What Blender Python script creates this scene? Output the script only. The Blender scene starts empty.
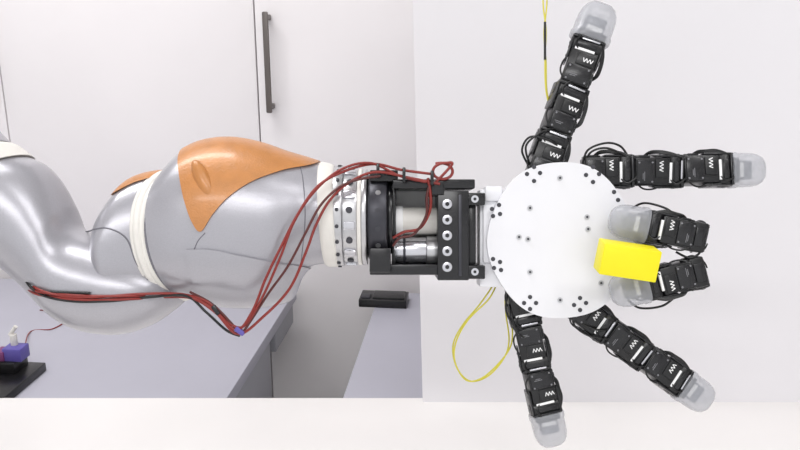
import bpy, bmesh, math, random
from mathutils import Matrix, Vector, Euler
from mathutils.bvhtree import BVHTree
random.seed(4)
sc = bpy.context.scene
try:
    sc.view_settings.view_transform = 'Standard'
except Exception: pass

# ------------------------------------------------------------ materials
def srgb(r, g, b):
    f = lambda c: (c/255/12.92) if c/255 <= .04045 else ((c/255+.055)/1.055)**2.4
    return (f(r), f(g), f(b), 1)
def mat(name, col, rough=.5, metal=0, noise=0, nscale=40, bump=0, bscale=200, trans=0, alpha=1, spec=.5, coat=0):
    m = bpy.data.materials.new(name); m.use_nodes = True
    nt = m.node_tree; p = nt.nodes['Principled BSDF']
    p.inputs['Base Color'].default_value = col
    p.inputs['Roughness'].default_value = rough
    p.inputs['Metallic'].default_value = metal
    p.inputs['Transmission Weight'].default_value = trans
    p.inputs['Alpha'].default_value = alpha
    p.inputs['Specular IOR Level'].default_value = spec
    p.inputs['Coat Weight'].default_value = coat
    p.inputs['Coat Roughness'].default_value = .15
    tc = nt.nodes.new('ShaderNodeTexCoord')
    if noise:
        n = nt.nodes.new('ShaderNodeTexNoise'); n.inputs['Scale'].default_value = nscale
        n.inputs['Detail'].default_value = 5
        nt.links.new(tc.outputs['Object'], n.inputs['Vector'])
        mr = nt.nodes.new('ShaderNodeMapRange')
        mr.inputs['From Min'].default_value = .3; mr.inputs['From Max'].default_value = .7
        mr.inputs['To Min'].default_value = 1-noise; mr.inputs['To Max'].default_value = 1+noise
        nt.links.new(n.outputs['Fac'], mr.inputs['Value'])
        vm = nt.nodes.new('ShaderNodeVectorMath'); vm.operation = 'SCALE'
        vm.inputs[0].default_value = col[:3]
        nt.links.new(mr.outputs['Result'], vm.inputs['Scale'])
        nt.links.new(vm.outputs['Vector'], p.inputs['Base Color'])
    if bump:
        n2 = nt.nodes.new('ShaderNodeTexNoise'); n2.inputs['Scale'].default_value = bscale
        nt.links.new(tc.outputs['Object'], n2.inputs['Vector'])
        b = nt.nodes.new('ShaderNodeBump'); b.inputs['Strength'].default_value = bump
        b.inputs['Distance'].default_value = .001
        nt.links.new(n2.outputs['Fac'], b.inputs['Height'])
        nt.links.new(b.outputs['Normal'], p.inputs['Normal'])
    return m
SILVER = mat('silver_paint', srgb(167,166,172), .28, .4, .05, 900, .12, 1500, coat=.15)
ORANGE = mat('orange_plastic', srgb(182,122,66), .36, 0.05, .08, 90, .35, 600, coat=.25)
CREAM = mat('cream_plastic', srgb(220,217,211), .42, 0, .03, 60)
ALU = mat('aluminium', srgb(190,190,192), .3, .85, .05, 200)
STEEL = mat('brushed_steel', srgb(200,200,205), .25, .9)
DGREY = mat('anodised_grey', srgb(62,62,68), .38, .5, .08, 100)
BLACK = mat('black_plastic', srgb(16,16,18), .30, 0, .15, 150, .15, 900)
BLACK2 = mat('black_satin', srgb(23,23,26), .26, 0, .1, 100)
CBLACK = mat('black_cable', srgb(11,11,13), .36)
PALM = mat('white_acrylic', srgb(226,226,230), .32, 0, .01, 20, spec=.4)
SILI = mat('silicone', srgb(184,186,192), .22, 0, .08, 80, .4, 200, alpha=.47)
INNER = mat('tip_core', srgb(136,138,144), .5)
WHITE = mat('white_print', srgb(238,238,238), .6)
LABEL = mat('grey_print', srgb(120,120,124), .6)
RED = mat('red_cable', srgb(130,38,32), .4)
DRED = mat('dark_red_cable', srgb(84,34,32), .4)
YELC = mat('yellow_cable', srgb(205,196,66), .45)
YEL = mat('yellow_plastic', srgb(238,226,8), .45, 0, .02, 50)
SEAM = mat('seam_dark', srgb(112,111,118), .7)
HOLE = mat('hole_dark', srgb(60,60,66), .7)
TABLEW = mat('white_laminate', srgb(234,231,229), .5, 0, .015, 6)
PANELM = mat('white_board', srgb(229,227,230), .55, 0, .012, 4)
CABM = mat('cabinet_laminate', srgb(232,228,229), .45, 0, .015, 5)
GREYT = mat('grey_laminate', srgb(176,175,186), .45, 0, .02, 8)
GREYS = mat('grey_table_side', srgb(160,160,166), .5, 0, .02, 8)
HAND = mat('handle_metal', srgb(106,100,97), .35, .6)
WALLM = mat('wall_paint', srgb(232,231,231), .8, 0, .01, 3)
FLOORM = mat('floor_vinyl', srgb(220,219,218), .5, 0, .04, 5)
PURP = mat('blue_plastic', srgb(92,82,160), .45)
PINK = mat('magenta_plastic', srgb(120,60,110), .5)

# ------------------------------------------------------------ frames
YAW = math.radians(5.7); PITCH = math.radians(16); CAMZ = 1.4; DIST = .8
R = Matrix.Rotation(YAW, 4, 'Z') @ Matrix.Rotation(math.radians(90)-PITCH, 4, 'X')
fwd = R.to_3x3() @ Vector((0,0,-1))
camd = bpy.data.cameras.new('camera'); cam = bpy.data.objects.new('camera', camd)
sc.collection.objects.link(cam); camd.lens = 36; camd.sensor_width = 36; camd.clip_start = .01
cam.matrix_world = Matrix.Translation((0,0,CAMZ)) @ R
sc.camera = cam
RIG = Matrix.Translation(Vector((0,0,CAMZ)) + fwd*DIST) @ R     # working plane of arm and hand (mm units)
YF = Matrix.Rotation(YAW, 4, 'Z')

def L(x, y, z=0):     # drawing units (mm) -> metres in the rig plane, z = mm towards the viewer
    k = (800-z)/800
    return Vector(((x-400)*k/1000, (225-y)*k/1000, z/1000))

def empty(name, M=Matrix.Identity(4)):
    e = bpy.data.objects.new(name, None); sc.collection.objects.link(e); e.matrix_world = M
    e.empty_display_size = .05
    return e
def obj_from_bm(bm, name, mats, parent=None, M=None, smooth=True, ang=35):
    me = bpy.data.meshes.new(name); bm.to_mesh(me); bm.free()
    for m in mats: me.materials.append(m)
    if smooth:
        me.polygons.foreach_set('use_smooth', [True]*len(me.polygons))
        try: me.set_sharp_from_angle(angle=math.radians(ang))
        except Exception: pass
    o = bpy.data.objects.new(name, me); sc.collection.objects.link(o)
    if parent: o.parent = parent
    if M is not None: o.matrix_world = M
    return o
def merge(bm, b2, M, mi):
    for f in b2.faces: f.material_index = mi
    bmesh.ops.transform(b2, matrix=M, verts=b2.verts)
    me = bpy.data.meshes.new('t'); b2.to_mesh(me); b2.free(); bm.from_mesh(me); bpy.data.meshes.remove(me)
def box(bm, c, s, mi=0, M=Matrix.Identity(4), bev=0, seg=2, rot=None):
    b = bmesh.new(); bmesh.ops.create_cube(b, size=1)
    bmesh.ops.scale(b, vec=s, verts=b.verts)
    if bev: bmesh.ops.bevel(b, geom=b.edges[:], offset=bev, segments=seg, profile=.5, affect='EDGES', clamp_overlap=True)
    T = Matrix.Translation(c)
    if rot is not None: T = T @ rot
    merge(bm, b, M @ T, mi)
def cyl(bm, p0, p1, r, mi=0, M=Matrix.Identity(4), seg=24, r2=None, bev=0):
    p0 = Vector(p0); p1 = Vector(p1); d = p1-p0
    b = bmesh.new(); bmesh.ops.create_cone(b, cap_ends=True, segments=seg, radius1=r, radius2=r if r2 is None else r2, depth=d.length)
    if bev:
        ed = [e for e in b.edges if abs(e.verts[0].co.z-e.verts[1].co.z) < 1e-7]
        bmesh.ops.bevel(b, geom=ed, offset=bev, segments=2, profile=.5, affect='EDGES')
    q = d.to_track_quat('Z', 'Y').to_matrix().to_4x4()
    merge(bm, b, M @ Matrix.Translation((p0+p1)/2) @ q, mi)
def ball(bm, c, s, mi=0, M=Matrix.Identity(4), rot=Matrix.Identity(4)):
    b = bmesh.new(); bmesh.ops.create_uvsphere(b, u_segments=32, v_segments=20, radius=1)
    bmesh.ops.scale(b, vec=s, verts=b.verts)
    merge(bm, b, M @ Matrix.Translation(c) @ rot, mi)
def cr(pts, n):
    P = [Vector(p) for p in pts]; out = []
    for i in range(len(P)-1):
        p0 = P[max(i-1,0)]; p1 = P[i]; p2 = P[i+1]; p3 = P[min(i+2,len(P)-1)]
        for k in range(n):
            t = k/n
            out.append(.5*((2*p1)+(p2-p0)*t+(2*p0-5*p1+4*p2-p3)*t*t+(3*p1-p0-3*p2+p3)*t**3))
    out.append(P[-1]); return out
def loft(name, stations, mats, parent, expand=0, n=14, seg=72, power=2.0):
    """stations: (top xy, bottom xy, depth vector xyz) in mm"""
    rows = cr([(*s[0], *s[1], *s[2]) for s in stations], n)
    bm = bmesh.new(); rings = []
    for v in rows:
        t = Vector((v[0], v[1])); b = Vector((v[2], v[3])); c = (t+b)/2; h = (t-b)/2
        if expand: h = h*(1+expand/max(h.length,1))
        dv = Vector((v[4], v[5], v[6])); dv = dv*(1+expand/max(dv.length,1))
        ring = []
        for k in range(seg):
            a = 2*math.pi*k/seg; ca, sa = math.cos(a), math.sin(a)
            ca = math.copysign(abs(ca)**(2/power), ca); sa = math.copysign(abs(sa)**(2/power), sa)
            x = c.x+h.x*ca+dv.x*sa; y = c.y+h.y*ca+dv.y*sa; z = dv.z*sa
            ring.append(bm.verts.new(((x-400)/1000, (225-y)/1000, z/1000)))
        rings.append(ring)
    for i in range(len(rings)-1):
        for k in range(seg):
            bm.faces.new((rings[i][k], rings[i][(k+1)%seg], rings[i+1][(k+1)%seg], rings[i+1][k]))
    bm.faces.new(rings[0][::-1]); bm.faces.new(rings[-1])
    bmesh.ops.recalc_face_normals(bm, faces=bm.faces)
    return obj_from_bm(bm, name, mats, parent, ang=50)
def tube(name, pts, r, m, parent, n=10, cyclic=False, smooth=True):
    P = cr(pts, n) if smooth else [Vector(p) for p in pts]
    cu = bpy.data.curves.new(name, 'CURVE'); cu.dimensions = '3D'; cu.bevel_depth = r; cu.bevel_resolution = 3
    cu.use_fill_caps = True
    sp = cu.splines.new('POLY'); sp.points.add(len(P)-1)
    for i, p in enumerate(P): sp.points[i].co = (*p, 1)
    sp.use_cyclic_u = cyclic; sp.use_smooth = True
    cu.materials.append(m)
    o = bpy.data.objects.new(name, cu); sc.collection.objects.link(o)
    if parent: o.parent = parent
    return o
def bvh_of(o):
    me = o.data
    return BVHTree.FromPolygons([v.co.copy() for v in me.vertices], [list(p.vertices) for p in me.polygons])
def surf(trees, x, y, off=0):
    """point of the front surface below drawing point (x,y)"""
    o = Vector((0,0,.8)); d = (Vector(((x-400)/1000, (225-y)/1000, 0))-o).normalized()
    best = None
    for t in trees:
        h = t.ray_cast(o, d)
        if h[0] is not None and (best is None or h[3] < best[1]): best = (h[0]-d*off, h[3])
    return best[0] if best else None

# ============================================================ ROBOT ARM
arm = empty('robot_arm', RIG)
A = loft('upper_link', [((28,157),(-78,213),(0,0,57)), ((44,165),(-38,243),(0,0,57)), ((58,181),(3,266),(0,0,55)),
    ((70,204),(30,289),(0,0,54)), ((80,228),(58,317),(0,0,54)), ((106,238),(86,331),(0,0,54)), ((140,248),(122,334),(0,0,53)),
    ((166,262),(152,325),(0,0,45)), ((180,280),(172,312),(0,0,28)), ((186,294),(183,303),(0,0,6))], [SILVER], arm)
RD = (-24,0,47)
BST = [((177,174),(187,296),RD), ((161,172),(171,302),(-21,0,50)), ((138,179),(148,306),(-15,0,54)),
    ((119,198),(128,303),(-8,0,54)), ((105,217),(114,290),(-3,0,42)), ((97,236),(101,268),(0,0,20)), ((95,247),(96,256),(0,0,5))]
B = loft('elbow_link', BST, [SILVER], arm)
FST = [((174,174),(184,297),(-25,0,48)), ((180,160),(203,301),(-18,0,54)), ((189,149),(223,305),(-10,0,58)),
    ((208,141),(245,306),(-4,0,60)), ((234,139),(270,304),(0,0,60)), ((262,144),(292,297),(0,0,58)), ((288,153),(302,276),(0,0,54)),
    ((308,159),(312,266),(0,0,51)), ((326,165),(331,263),(0,0,50))]
F = loft('forearm_link', FST, [SILVER], arm)
Fbig = loft('forearm_cap', FST, [ORANGE], arm, expand=2.2)
Flow = loft('forearm_joint_cover', FST, [SILVER], arm, expand=2.4)
Bbig = loft('elbow_cap', BST[:5], [ORANGE], arm, expand=2)
def cut(o, poly, z0=-100, z1=100):
    P = cr([(x,y,0) for x,y in poly]+[(*poly[0],0)], 8)[:-1]
    bm = bmesh.new()
    lo = [bm.verts.new(((p.x-400)/1000,(225-p.y)/1000,z0/1000)) for p in P]
    hi = [bm.verts.new(((p.x-400)/1000,(225-p.y)/1000,z1/1000)) for p in P]
    n = len(P)
    for i in range(n): bm.faces.new((lo[i],lo[(i+1)%n],hi[(i+1)%n],hi[i]))
    bm.faces.new(lo[::-1]); bm.faces.new(hi)
    bmesh.ops.recalc_face_normals(bm, faces=bm.faces)
    c = obj_from_bm(bm, 'cutter', [ORANGE], arm)
    md = o.modifiers.new('b', 'BOOLEAN'); md.operation = 'INTERSECT'; md.object = c; md.solver = 'EXACT'
    bpy.context.view_layer.update()
    dg = bpy.context.evaluated_depsgraph_get()
    me = bpy.data.meshes.new_from_object(o.evaluated_get(dg))
    o.modifiers.clear(); o.data = me
    me.polygons.foreach_set('use_smooth', [True]*len(me.polygons))
    try: me.set_sharp_from_angle(angle=math.radians(50))
    except Exception: pass
    bpy.data.objects.remove(c)
cut(Fbig, [(193,180),(186,150),(198,126),(232,122),(280,134),(320,161),(288,173),(262,184),(241,199),(227,215),(216,231),(208,223),(200,203)])
cut(Flow, [(201,248),(224,248),(248,253),(276,259),(310,268),(314,290),(290,325),(245,325),(216,314),(205,282)])
cut(Bbig, [(121,196),(122,174),(150,158),(184,160),(180,174),(162,178),(144,184),(130,192)])
FB = bvh_of(F); BB = bvh_of(B); AB = bvh_of(A); CB = bvh_of(Fbig); LB = bvh_of(Flow)
# cap relief
bm = bmesh.new()
p = surf([CB,FB], 203, 182)
rz = Matrix.Rotation(math.radians(-62), 4, 'Z')
ball(bm, p+Vector((0,0,-.0045)), (.024,.008,.0075), 0, rot=Matrix.Rotation(math.radians(-20),4,'Y') @ rz)
obj_from_bm(bm, 'cap_ridge', [ORANGE], arm)
def ring(name, c, h, dv, r, m):
    pts = []
    for k in range(72):
        a = 2*math.pi*k/72
        pts.append(Vector(((c[0]+h[0]*math.cos(a)+dv[0]*math.sin(a)-400)/1000, (225-(c[1]+h[1]*math.cos(a)))/1000, dv[2]*math.sin(a)/1000)))
    return tube(name, pts, r, m, arm, cyclic=True, smooth=False)
ring('elbow_ring', (178,235), (-5,-61.5), (-24.5,0,48), .0048, CREAM)
ring('elbow_ring_lip', (182.5,235), (-5,-61.5), (-24.5,0,49), .0032, CREAM)
ring('elbow_ring_seam', (186,235), (-5,-61), (-24.5,0,50), .0012, SEAM)
ring('elbow_ring_edge', (172.5,235), (-5,-61.5), (-24,0,48.5), .0024, CREAM)
def seam(name, pts, trees, r=.0006, m=SEAM):
    P = [surf(trees, q.x, q.y, 0) for q in cr([(x,y,0) for x,y in pts], 8)]
    P = [q for q in P if q is not None]
    if len(P) > 2: tube(name, P, r, m, arm, smooth=False)
seam('forearm_seam', [(205,233),(198,241),(194,250)], [FB], .0005)
seam('elbow_seam', [(86,232),(106,228),(126,238),(136,262),(148,280)], [AB,BB], .0008)
seam('wrist_seam', [(298,160),(303,180),(305,220),(301,262)], [FB], .0005)
# shoulder collar and preceding link, ending on a pedestal that stands on the bench
loft('shoulder_collar', [((6,142),(-96,190),(0,0,58)), ((14,144),(-90,198),(0,0,62)), ((29,155),(-80,214),(0,0,61))], [CREAM], arm)
loft('shoulder_link', [((6,141),(-96,190),(0,0,57)), ((-22,112),(-116,165),(0,0,56)), ((-64,72),(-140,150),(0,0,57)),
    ((-120,45),(-158,146),(0,0,58)), ((-190,40),(-180,150),(0,0,58)), ((-240,65),(-232,135),(0,0,45)), ((-256,92),(-255,106),(0,0,12))], [SILVER], arm)
w0 = RIG @ Vector(((-195-400)/1000,(225-105)/1000,0)); ln = w0.z-.8
bm = bmesh.new()
cyl(bm, (0,0,0), (0,0,-(ln-.06)), .056, 0, seg=64, bev=.004)
cyl(bm, (0,0,-ln*.35), (0,0,-ln*.38), .059, 1, seg=64, bev=.002)
cyl(bm, (0,0,-(ln-.06)), (0,0,-(ln-.012)), .066, 0, seg=64, bev=.006)
cyl(bm, (0,0,-(ln-.012)), (0,0,-ln+.0002), .085, 2, seg=64, bev=.002)
bpy.context.view_layer.update()
ped = obj_from_bm(bm, 'pedestal', [SILVER, CREAM, DGREY], arm)
ped.matrix_basis = RIG.inverted() @ Matrix.Translation(w0)

# wrist flange
loft('wrist_band', [((320,163),(326,265),(0,0,51)), ((323,162),(329,266.5),(0,0,52.5)), ((332,164),(337,267),(0,0,52.5)), ((335,166),(340,265),(0,0,51))], [CREAM], arm, n=4)
bm = bmesh.new()
def C(x0, x1, y, r, mi, bev=.001, z=0, seg=72): cyl(bm, ((x0-400)/1000,(225-y)/1000,z/1000), ((x1-400)/1000,(225-y)/1000,z/1000), r/1000, mi, seg=seg, bev=bev)
C(334, 345, 216, 50, 1, .001); C(345, 359, 216, 47, 1, .001); C(359, 363, 217, 48, 0, .0010); C(363, 368, 217, 48, 1, .0015)
cy0 = .009
for i in range(20):
    aa = 2*math.pi*(i+.35)/20; y = math.sin(aa); z = math.cos(aa)
    rot = Matrix.Rotation(-math.atan2(y,z),4,'X')
    if i % 2: box(bm, (-.048,cy0+y*.0475,z*.0475), (.011,.008,.004), 3, bev=.0008, rot=rot)
    else:
        cyl(bm, (-.048,cy0+y*.047,z*.047), (-.048,cy0+y*.0485,z*.0485), .0032, 2, seg=16)
    cyl(bm, (-.0595,cy0+y*.050,z*.050), (-.0595,cy0+y*.0512,z*.0512), .0018, 2, seg=16)
obj_from_bm(bm, 'wrist_flange', [CREAM, ALU, HOLE, STEEL], arm)
# dark tool adapter
bm = bmesh.new()
C(368, 388, 217, 43, 0, .004); C(388, 393, 217, 37, 1, .002)
for a in range(0, 360, 24):
    aa = math.radians(a+8); y = math.sin(aa)*43; z = math.cos(aa)*43
    cyl(bm, (-.021,.008+y/1000*.98,z/1000*.98), (-.021,.008+y/1000*1.01,z/1000*1.01), .0026, 2 if a % 48 else 3, seg=16)
obj_from_bm(bm, 'tool_adapter', [DGREY, BLACK2, ALU, HOLE], arm)

# ---------------- bracket (part of the hand assembly)
hand = empty('robotic_hand', RIG)
def bx(bm, x0, x1, y0, y1, z0, z1, mi=0, bev=.001, rot=None):
    box(bm, ((x0+x1)/2000-.4, .225-(y0+y1)/2000, (z0+z1)/2000), (abs(x1-x0)/1000, abs(y1-y0)/1000, abs(z1-z0)/1000), mi, bev=bev, rot=rot)
bm = bmesh.new()
bx(bm, 393, 472, 181, 190, -34, 32)          # top plate
bx(bm, 371, 398, 172, 183, -30, 30)
bx(bm, 371, 440, 263, 273, -34, 32)          # bottom bar
bx(bm, 371, 391, 247, 270, 18, 40)
bx(bm, 392, 396, 184, 268, -32, 22)          # mounting plate
bx(bm, 436, 466, 192, 278, -34, 34)          # front block
bx(bm, 452, 482, 194, 206, -30, 30)
bx(bm, 452, 482, 264, 277, -30, 30)
bx(bm, 466, 474, 206, 264, -28, 22)
bx(bm, 428, 442, 183, 196, -20, 36)
bx(bm, 456, 459, 196, 274, 33, 35.5, 1, .0004)
for yy in (205, 220, 235, 250, 265):
    x = 445/1000-.4; y = .225-yy/1000
    cyl(bm, (x,y,.033), (x,y,.0385), .0048, 2, seg=20, bev=.0006); cyl(bm, (x,y,.0385), (x,y,.0388), .0022, 0, seg=6)
for (xx,yy) in ((472,200),(472,270)):
    x = xx/1000-.4; y = .225-yy/1000
    cyl(bm, (x,y,.029), (x,y,.0315), .0036, 2, seg=20); cyl(bm, (x,y,.0315), (x,y,.0318), .0016, 0, seg=6)
obj_from_bm(bm, 'mount_bracket', [BLACK2, DGREY, STEEL], hand)
bm = bmesh.new()
cyl(bm, (-.006,-.025,.010), (.026,-.025,.010), .0130, 0, seg=40, bev=.001)
cyl(bm, (.003,-.025,.010), (.0055,-.025,.010), .0133, 1, seg=40)
cyl(bm, (.026,-.025,.010), (.038,-.025,.010), .0140, 2, seg=40, bev=.001)
cyl(bm, (-.006,.004,.004), (.038,.004,.004), .0135, 3, seg=40, bev=.001)
cyl(bm, (-.006,.004,.004), (.003,.004,.004), .0150, 4, seg=40, bev=.001)
bx(bm, 394, 438, 190, 212, -30, -26, 4)
bx(bm, 394, 438, 212, 262, -30, -26, 3)
obj_from_bm(bm, 'drive_motor', [STEEL, DGREY, ALU, CREAM, WHITE], hand)

# ---------------- palm
bm = bmesh.new()
def plate(bm, z0, z1, mi, rx=72.5, ry=78, cx=559.5, cy=240):
    P = []
    for k in range(128):
        a = 2*math.pi*k/128
        w = 1+.012*math.cos(6*a+.4)
        P.append((cx+rx*w*math.cos(a), cy+ry*w*math.sin(a)))
    lo = [bm.verts.new(L(x,y,z0)*1.0) for x,y in P]; hi = [bm.verts.new(Vector((v.co.x,v.co.y,z1/1000))) for v in lo]
    n = len(P)
    fs = [bm.faces.new((lo[i],lo[(i+1)%n],hi[(i+1)%n],hi[i])) for i in range(n)]
    fs += [bm.faces.new(lo[::-1]), bm.faces.new(hi)]
    for f in fs: f.material_index = mi
    ed = list(set(e for f in fs[-2:] for e in f.edges))
    bmesh.ops.bevel(bm, geom=ed, offset=.0012, segments=2, affect='EDGES')
plate(bm, 17, 25, 0); plate(bm, -26, -18, 0)
bmesh.ops.recalc_face_normals(bm, faces=bm.faces)
for (x,y) in ((500,240),(559,178),(559,300),(612,262)):
    q = L(x,y,0); cyl(bm, (q.x,q.y,-.018), (q.x,q.y,.017), .004, 1, seg=16)
obj_from_bm(bm, 'palm_plate', [PALM, ALU], hand, ang=40)
bm = bmesh.new()
bx(bm, 478, 520, 190, 286, -17.5, 16.5, 0, .002)
bx(bm, 483, 500, 187, 202, -10, 20, 0, .002)
bx(bm, 481, 492, 205, 262, 12, 20, 0, .0015)
obj_from_bm(bm, 'palm_stem', [PALM], hand)
bm = bmesh.new()
def dot(x, y, r, mi, h=.0004):
    q = L(x,y,25); cyl(bm, (q.x,q.y,.0245), (q.x,q.y,.025+h), r, mi, seg=16)
for x,y in ((534,167),(527,174),(540,173),(534,181),  (593,167),(586,175),(599,174),(593,182),
            (492,209),(499,205),(500,214),(493,216),  (493,259),(500,262),(494,268),(501,270),
            (524,303),(530,297),(536,303),(530,309),  (574,305),(580,298),(586,303),(580,310), (614,192),(618,200)):
    dot(x,y,.0021,0)
for x,y in ((519,237),(528,239),(587,217),(588,229),(530,208),(530,272),(560,178),(560,300),(601,283)):
    dot(x,y,.0026,1,.001); dot(x,y,.0012,0,.0013)
obj_from_bm(bm, 'palm_fasteners', [HOLE, ALU], hand)

# ---------------- fingers
FM = [BLACK, BLACK2, STEEL, WHITE, LABEL, SILI, INNER, CBLACK]
def xmark(bm, M, x, y, z, s=.0024):
    for k in range(3):
        for sg in (1,-1):
            box(bm, (x, y+(k-1)*.0034+sg*.0008, z), (s*1.8,.0008,.0003), 3, M, rot=Matrix.Rotation(sg*math.radians(22),4,'Z'))
def bmtube(bm, pts, r, mi, M):
    P = cr(pts, 6)
    rings = []
    for i,p in enumerate(P):
        d = (P[min(i+1,len(P)-1)]-P[max(i-1,0)]).normalized()
        q = d.to_track_quat('Z','Y').to_matrix()
        rings.append([bm.verts.new(M @ (p+q@Vector((r*math.cos(a*math.pi/4), r*math.sin(a*math.pi/4),0)))) for a in range(8)])
    for i in range(len(rings)-1):
        for k in range(8):
            f = bm.faces.new((rings[i][k],rings[i][(k+1)%8],rings[i+1][(k+1)%8],rings[i+1][k])); f.material_index = mi
    for rr in (rings[0][::-1], rings[-1]):
        f = bm.faces.new(rr); f.material_index = mi
def module(bm, M, side=1, last=False, seed=0):
    rnd = random.Random(seed)
    box(bm, (.0185,0,-.001), (.034,.0275,.026), 0, M, bev=.0012)
    box(bm, (.011,0,.0125), (.017,.024,.003), 1, M, bev=.0008)
    box(bm, (.027,side*.003,.0122), (.012,.018,.0026), 0, M, bev=.0006)
    for sx in (.0045,.0175):
        for sy in (-.0095,.0095):
            cyl(bm, (sx,sy,.0138), (sx,sy,.0143), .0010, 4, M, seg=10)
    xmark(bm, M, .0265, side*.0055, .0136)
    box(bm, (.010,-side*.004,.0141), (.0006,.009,.0002), 4, M)
    box(bm, (.0085,-side*.004,.0141), (.0006,.006,.0002), 4, M)
    box(bm, (.010,side*.0140,-.002), (.015,.004,.018), 1, M, bev=.0007)
    box(bm, (.011,side*.0155,.004), (.009,.002,.007), 1, M, bev=.0003)
    box(bm, (.0362,-side*.001,.0112), (.0026,.020,.003), 3, M, bev=.0004)
    box(bm, (.0362,0,-.003), (.0030,.024,.020), 0, M)
    cyl(bm, (.0425,-.0145,0), (.0425,.0145,0), .0108, 0, M, seg=28, bev=.0008)
    cyl(bm, (.0425,-.0172,0), (.0425,.0172,0), .0060, 1, M, seg=20, bev=.0006)
    cyl(bm, (.0425,-.0178,0), (.0425,.0178,0), .0016, 4, M, seg=10)
    for sg in (1,-1):
        box(bm, (.0350,sg*.0155,0), (.028,.0022,.020), 1, M, bev=.0008)
        cyl(bm, (.028,sg*.0165,.0035), (.028,sg*.0172,.0035), .0012, 4, M, seg=10)
    box(bm, (.0485,0,0), (.0030,.032,.023), 1, M, bev=.0008)
    if rnd.random() < .6: box(bm, (.0470,side*.002,.0118), (.0018,.018,.0014), 2, M, bev=.0003)
    box(bm, (.0425,0,.0108), (.005,.020,.0016), 1, M, bev=.0004)
    j = rnd.uniform(-.001,.0015)
    for k in range(4):
        o = k*.0008
        bmtube(bm, [(.010,side*.015,.003+o),(.016,side*(.0168+o+j),.006+o),(.024,side*(.0176+o+j),.008),(.033,side*(.0172+o),.009),(.041,side*(.0160+o*.5),.0095),(.050,side*(.013),.011-o)], .0008, 7, M)
    bmtube(bm, [(.002,-side*.010,.012),(.010,-side*.0165,.010),(.020,-side*.0172,.008),(.029,-side*.0135,.009)], .0009, 7, M)
    bmtube(bm, [(.036,-side*.008,.012),(.041,-side*.012,.0135),(.047,-side*.010,.013),(.052,-side*.006,.012)], .0009, 7, M)
def tip(bm, M):
    box(bm, (.003,0,0), (.008,.024,.019), 1, M, bev=.001)
    box(bm, (.013,0,-.001), (.016,.018,.013), 6, M, bev=.002)
    box(bm, (.010,0,.0065), (.004,.014,.001), 3, M)
    # rounded silicone thimble: sections from the open rim to the domed end
    prof = [(0,.0170,.0140),(.001,.0175,.0146),(.005,.0175,.0146),(.007,.0166,.0138),(.014,.0166,.0138),(.021,.0162,.0134),
            (.026,.0150,.0122),(.0303,.0126,.0102),(.0333,.0088,.0070),(.0346,.0042,.0033)]
    rr = []
    for x, ry, rz in prof:
        row = []
        for k in range(40):
            a = 2*math.pi*k/40; c, s = math.cos(a), math.sin(a)
            row.append(bm.verts.new(M @ Vector((x, ry*math.copysign(abs(c)**.66,c), rz*math.copysign(abs(s)**.66,s)))))
        rr.append(row)
    for i in range(len(rr)-1):
        for k in range(40):
            f = bm.faces.new((rr[i][k],rr[i][(k+1)%40],rr[i+1][(k+1)%40],rr[i+1][k])); f.material_index = 5
    f = bm.faces.new(rr[-1]); f.material_index = 5
    f = bm.faces.new(rr[0][::-1]); f.material_index = 5
def frame(o, xd, zd, s=1):
    x = Vector(xd).normalized(); z = Vector(zd); z = (z-x*z.dot(x)).normalized(); y = z.cross(x)
    m = Matrix((x,y,z)).transposed().to_4x4()
    return Matrix.Translation(o) @ m @ Matrix.Scale(s,4)
def straight(name, base, end, s, side, ts=1, seed=0):
    """finger from base to fingertip end"""
    b = L(*base); e = L(*end); d = (e-b).normalized()
    tl = .0335*ts; tot = .049*3*s
    st = e-d*(tl+tot)
    bm = bmesh.new()
    for k in range(3):
        rr = Matrix.Rotation(math.radians((0,7,-6)[k]), 4, 'X')
        module(bm, frame(st+d*(.049*s*k), d, (0,0,1), s) @ rr, side, seed=seed*10+k)
    tip(bm, frame(e-d*tl, d, (0,0,1), ts))
    return obj_from_bm(bm, name, FM, hand)
straight('finger_1', (545,160), (602,5), 1.0, -1, 1.16, 1)
straight('finger_2', (590,172,0), (763,170,0), 1.0, 1, 1.03, 2)
straight('finger_3', (590,318,0), (709,403,0), .93, 1, 1.0, 3)
straight('finger_4', (522,305,0), (553,445,0), .91, 1, 1.0, 4)
def curled(name, y0, y1, slope, s, seed, side):
    bm = bmesh.new()
    zf = 46
    b = L(626,y0,-2); u = Vector((math.cos(slope), math.sin(slope), 0))
    module(bm, frame(b, u, (0,0,1), .84), side, seed=seed)
    q = L(684, y1, 0)
    module(bm, frame(Vector((q.x,q.y,-.006)), (0,0,1), u, .84), side, seed=seed+1)
    t = L(692, y1, zf)
    u2 = -u
    module(bm, frame(t, u2, (0,0,1), s), side, seed=seed+2)
    box(bm, (t+u*.004+Vector((0,0,-.004))), (.014,.028,.024), 0, bev=.0015, rot=Matrix.Rotation(slope,4,'Z'))
    box(bm, (t+u*.004+Vector((0,0,.0085))), (.009,.018,.003), 1, bev=.0008, rot=Matrix.Rotation(slope,4,'Z'))
    e = t+u2*.049*s
    tip(bm, frame(e, u2, (0,0,1), 1.0))
    return obj_from_bm(bm, name, FM, hand)
curled('finger_5', 226, 236, math.radians(-12), .92, 50, -1)
curled('finger_6', 288, 273, math.radians(14), .92, 60, 1)

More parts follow.
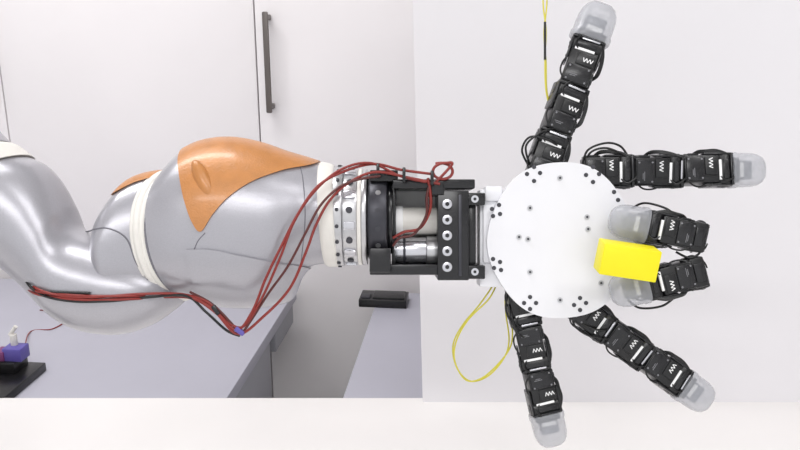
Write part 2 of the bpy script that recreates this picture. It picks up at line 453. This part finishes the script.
# cables round the finger roots
def cab(name, pts, r=.0011, m=CBLACK, parent=hand):
    return tube(name, [L(*p) for p in pts], r, m, parent)
cab('root_cable_1', [(528,165,6),(522,150,10),(530,137,12),(548,140,14),(560,150,10),(556,164,6)])
cab('root_cable_2', [(530,166,4),(526,146,12),(540,133,14),(553,128,10)])
cab('root_cable_3', [(582,166,6),(588,150,10),(606,143,12),(620,146,10),(628,156,8)])
cab('root_cable_4', [(584,168,4),(590,153,12),(604,148,13),(618,152,12),(630,160,8)])
cab('root_cable_5', [(508,292,5),(506,310,10),(514,326,12),(524,330,10)])
cab('root_cable_6', [(514,300,5),(512,318,12),(520,335,12),(530,338,10)])
cab('root_cable_7', [(572,312,5),(575,326,10),(590,336,12),(606,336,8)])
cab('root_cable_8', [(576,308,5),(580,322,10),(598,330,14),(612,328,8)])
cab('root_cable_9', [(632,208,5),(645,203,15),(665,208,30),(676,216,40)])
cab('root_cable_10', [(628,300,5),(640,308,15),(662,306,30),(676,296,40)])
cab('root_cable_11', [(676,252,46),(690,258,52),(700,252,50),(696,244,44)])
cab('root_cable_12', [(680,262,46),(692,256,52),(702,262,50),(696,270,44)])

# yellow block
bm = bmesh.new()
box(bm, (0,0,0), (.0515,.0285,.026), 0, bev=.0012)
yb = obj_from_bm(bm, 'yellow_block', [YEL])
yb.matrix_world = RIG @ Matrix.Translation(L(627,260,75)) @ Matrix.Rotation(math.radians(-8.5),4,'Z') @ Matrix.Rotation(math.radians(11),4,'X')

# ---------------- cables along the arm
def on(pts, off=.002):
    out = []
    for x,y,z in pts:
        s = surf([FB,BB,AB,CB,LB], x, y, off) if z is None else None
        out.append(s if s is not None else L(x, y, 0 if z is None else z))
    return out
def acab(name, pts, r, m): return tube(name, on(pts), r, m, arm)
acab('cable_1', [(22,276,10),(34,290,None),(60,294,None),(90,296,None),(130,296,None),(165,294,None),(190,296,46),(214,309,52),(236,330,50),(252,312,58),(266,278,64),(282,245,66),(298,214,66),(318,186,62),(345,171,52),(374,164,40),(402,170,38),(432,174,36)], .0013, RED)
acab('cable_2', [(20,280,10),(34,293,None),(62,298,None),(92,300,None),(130,299,None),(168,297,None),(194,299,48),(216,313,52),(238,334,50),(264,316,58),(290,288,62),(306,252,64),(316,225,62),(330,200,60),(350,182,54),(376,172,46),(410,178,38),(440,184,37)], .0013, RED)
acab('cable_3', [(24,272,10),(36,288,None),(64,296,None),(96,297,None),(140,294,None),(180,294,44),(208,302,52),(228,322,50),(244,326,52),(262,298,62),(280,258,66),(294,222,66),(314,192,63),(340,170,54),(370,163,44),(400,176,38),(426,182,37)], .0012, RED)
acab('cable_4', [(190,292,46),(212,304,52),(232,324,50),(240,334,50),(250,322,54),(268,294,61),(288,266,65),(306,232,65),(320,206,62),(338,188,58),(356,180,54),(380,176,44)], .0012, DRED)
acab('cable_5', [(26,280,20),(40,294,None),(70,301,None),(110,301,None),(150,297,None),(186,296,46),(206,312,52),(226,330,48),(240,336,48)], .0013, CBLACK)
acab('cable_6', [(20,270,10),(28,284,None),(38,292,None),(52,292,None),(90,293,None)], .0013, CBLACK)
tube('cable_loop', [L(440+11*math.cos(a)+.4*k, 171+8*math.sin(a), 34+k*.15) for k,a in enumerate([i*math.pi/6-2 for i in range(15)])]+[L(436,182,36)], .0014, RED, hand)
tube('cable_drop', [L(428,178,38),L(430,190,38),L(430,210,34),L(420,228,30),L(404,232,30),L(393,238,28)], .0014, RED, hand)
tube('cable_drop_b', [L(432,178,38),L(427,196,38),L(426,216,34),L(414,234,30),L(400,238,30),L(393,246,28)], .0013, DRED, hand)
bm = bmesh.new()
q = L(240,331,50); box(bm, q, (.010,.005,.006), 0, bev=.001, rot=Matrix.Rotation(math.radians(-35),4,'Z'))
q = L(216,310,52); box(bm, q, (.004,.010,.006), 1, bev=.001, rot=Matrix.Rotation(math.radians(35),4,'Z'))
for (x,y) in ((378,171),(404,175),(432,178)):
    q = L(x,y,40); box(bm, q, (.003,.014,.010), 1, bev=.0008)
obj_from_bm(bm, 'cable_ties', [PURP, BLACK2], arm)

# yellow signal cables
tube('yellow_cable_1', [L(496,286,-8),L(488,300,2),L(468,320,8),L(456,342,8),L(455,362,8),L(466,380,6),L(482,378,4),L(500,362,0),L(511,345,-2),L(512,325,-4),L(508,305,-10)], .0008, YELC, hand)
tube('yellow_cable_2', [L(494,284,-10),L(480,304,0),L(462,326,4),L(453,346,4),L(457,368,4),L(470,381,4),L(488,376,2),L(504,358,0),L(509,340,-4),L(506,315,-8),L(505,300,-12)], .0008, YELC, hand)
tube('yellow_cable_3', [L(543,-60,-20),L(543,0,-20),L(546,30,-18),L(545,60,-14),L(546,90,-8),L(552,120,-4),L(550,140,0)], .0008, YELC, hand)
tube('yellow_cable_4', [L(547,-60,-20),L(547,0,-20),L(544,32,-18),L(546,62,-14),L(547,92,-8),L(554,120,-4),L(552,140,0)], .0008, YELC, hand)
tube('cable_sleeve', [L(545,22,-18),L(545,35,-17),L(545,60,-14)], .0013, CBLACK, hand)

# ============================================================ ROOM & FURNITURE
def wbox(name, x0,x1,y0,y1,z0,z1, m, bev=0, M=None):
    bm = bmesh.new(); c = Vector(((x0+x1)/2,(y0+y1)/2,(z0+z1)/2))
    box(bm, (0,0,0), (x1-x0,y1-y0,z1-z0), 0, bev=bev)
    return obj_from_bm(bm, name, [m], None, (M or Matrix.Identity(4)) @ Matrix.Translation(c))
wbox('floor', -2.5,2.5,-2.5,2.25,-.05,0, FLOORM)
wbox('ceiling', -2.5,2.5,-2.5,2.25,2.8,2.85, WALLM)
wbox('wall_back', -2.5,2.5,2.25,2.3,0,2.8, WALLM)
wbox('wall_left', -2.55,-2.5,-2.5,2.25,0,2.8, WALLM)
wbox('wall_right', 2.5,2.55,-2.5,2.25,0,2.8, WALLM)

# white bench (rotated with the robot cell)
bm = bmesh.new()
box(bm, (0,.62,.785), (2.3,1.0,.03), 0, bev=.0015)
for sx in (-1.08,1.08):
    for sy in (.18,1.06):
        box(bm, (sx,sy,.385), (.05,.05,.77), 1, bev=.003)
for sy in (.18,1.06): box(bm, (0,sy,.74), (2.1,.03,.06), 1, bev=.002)
obj_from_bm(bm, 'white_workbench', [TABLEW, ALU], None, YF)
# standing board on the rear edge of the bench
bm = bmesh.new()
pts = [(.035,.8),(1.14,.8),(1.14,1.62),(.010,1.62)]
lo = [bm.verts.new((x,1.106,z)) for x,z in pts]; hi = [bm.verts.new((x,1.119,z)) for x,z in pts]
for i in range(4): bm.faces.new((lo[i],lo[(i+1)%4],hi[(i+1)%4],hi[i]))
bm.faces.new(lo[::-1]); bm.faces.new(hi); bmesh.ops.recalc_face_normals(bm, faces=bm.faces)
obj_from_bm(bm, 'white_backdrop_board', [PANELM], None, YF, smooth=False)

def gtable(name, x0, x1, y0, y1):
    bm = bmesh.new(); cx = (x0+x1)/2; cy = (y0+y1)/2; w = x1-x0; d = y1-y0
    box(bm, (0,0,.7375), (w,d,.025), 0, bev=.0015)
    for sx in (-1,1):
        box(bm, (sx*(w/2-.02),-.10,.3625), (.03,d-.25,.725), 1, bev=.001)
        box(bm, (sx*(w/2-.02),d/2-.10,.70), (.03,.16,.05), 1, bev=.001)
    box(bm, (0,-.02,.60), (w-.07,.02,.24), 1)
    obj_from_bm(bm, name, [GREYT, GREYS], None, Matrix.Translation((cx,cy,0)))
gtable('grey_table', -1.65, -.41, 1.14, 1.70)
gtable('grey_table.001', -.216, .35, 1.185, 1.70)

# storage cabinet
bm = bmesh.new()
box(bm, (-.487,2.0,1.15), (2.38,.48,2.3), 0)
xs = [-1.677,-1.086,-.490,.108,.703]
for i in range(4):
    a, b = xs[i]+.0015, xs[i+1]-.0015
    box(bm, ((a+b)/2,1.7515,1.19), (b-a,.018,2.18), 1, bev=.0015)
for hx in (-1.115,-.459):
    box(bm, (hx,1.716,1.26), (.013,.008,.215), 2, bev=.003)
    for hz in (1.165,1.355): box(bm, (hx,1.73,hz), (.012,.032,.012), 2, bev=.002)
box(bm, (-.487,1.745,.05), (2.36,.01,.1), 3)
obj_from_bm(bm, 'storage_cabinet', [HOLE, CABM, HAND, GREYS])

# things standing on the grey tables
Rb = R.to_3x3()
def onz(u, v, z):
    d = Rb @ Vector(((u-400)/800,(225-v)/800,-1)); s = (z-CAMZ)/d.z
    return Vector((0,0,CAMZ))+d*s
p = onz(384,303,.75)
bm = bmesh.new()
box(bm, (0,0,.009), (.104,.06,.018), 0, bev=.002); box(bm, (.012,.0,.019), (.07,.045,.005), 0, bev=.002); box(bm, (-.038,-.01,.019), (.02,.025,.004), 1, bev=.001)
obj_from_bm(bm, 'black_storage_tray', [BLACK, DGREY], None, Matrix.Translation(p))
p = onz(4,386,.75)
bm = bmesh.new()
box(bm, (0,0,.008), (.085,.13,.016), 0, bev=.002)
box(bm, (-.01,.035,.026), (.05,.045,.022), 0, bev=.003)
box(bm, (.008,.035,.048), (.034,.030,.024), 1, bev=.002)
box(bm, (-.014,.03,.046), (.018,.026,.018), 2, bev=.002)
cyl(bm, (.004,.04,.058), (.004,.04,.080), .006, 3, bev=.001)
cyl(bm, (-.002,.04,.078), (.010,.042,.094), .0035, 3)
obj_from_bm(bm, 'cable_connector_stand', [BLACK, PURP, PINK, CREAM], None, Matrix.Translation(p))
pp = [p+Vector((-.02,.03,.05)), p+Vector((.0,.06,.03)), onz(30,332,.7515), onz(52,329,.7515), onz(66,320,.7515), onz(60,312,.7515), onz(40,310,.7515)]
tube('red_power_cord', pp, .0012, RED, None)

# ============================================================ LIGHT
w = bpy.data.worlds.new('world'); sc.world = w; w.use_nodes = True
w.node_tree.nodes['Background'].inputs['Color'].default_value = (.98,.985,1,1)
w.node_tree.nodes['Background'].inputs['Strength'].default_value = 1.15
def area(name, loc, sx, sy, e, col=(1,.995,.995)):
    l = bpy.data.lights.new(name,'AREA'); l.shape = 'RECTANGLE'; l.size = sx; l.size_y = sy; l.energy = e; l.color = col
    o = bpy.data.objects.new(name, l); sc.collection.objects.link(o); o.location = loc
    return o
area('ceiling_light_1', (-1.0,.95,2.78), 1.2,.25, 23)
area('ceiling_light_2', (.9,.0,2.78), 1.2,.25, 13)
area('ceiling_light_3', (-.3,-1.2,2.78), 1.6,.25, 27)
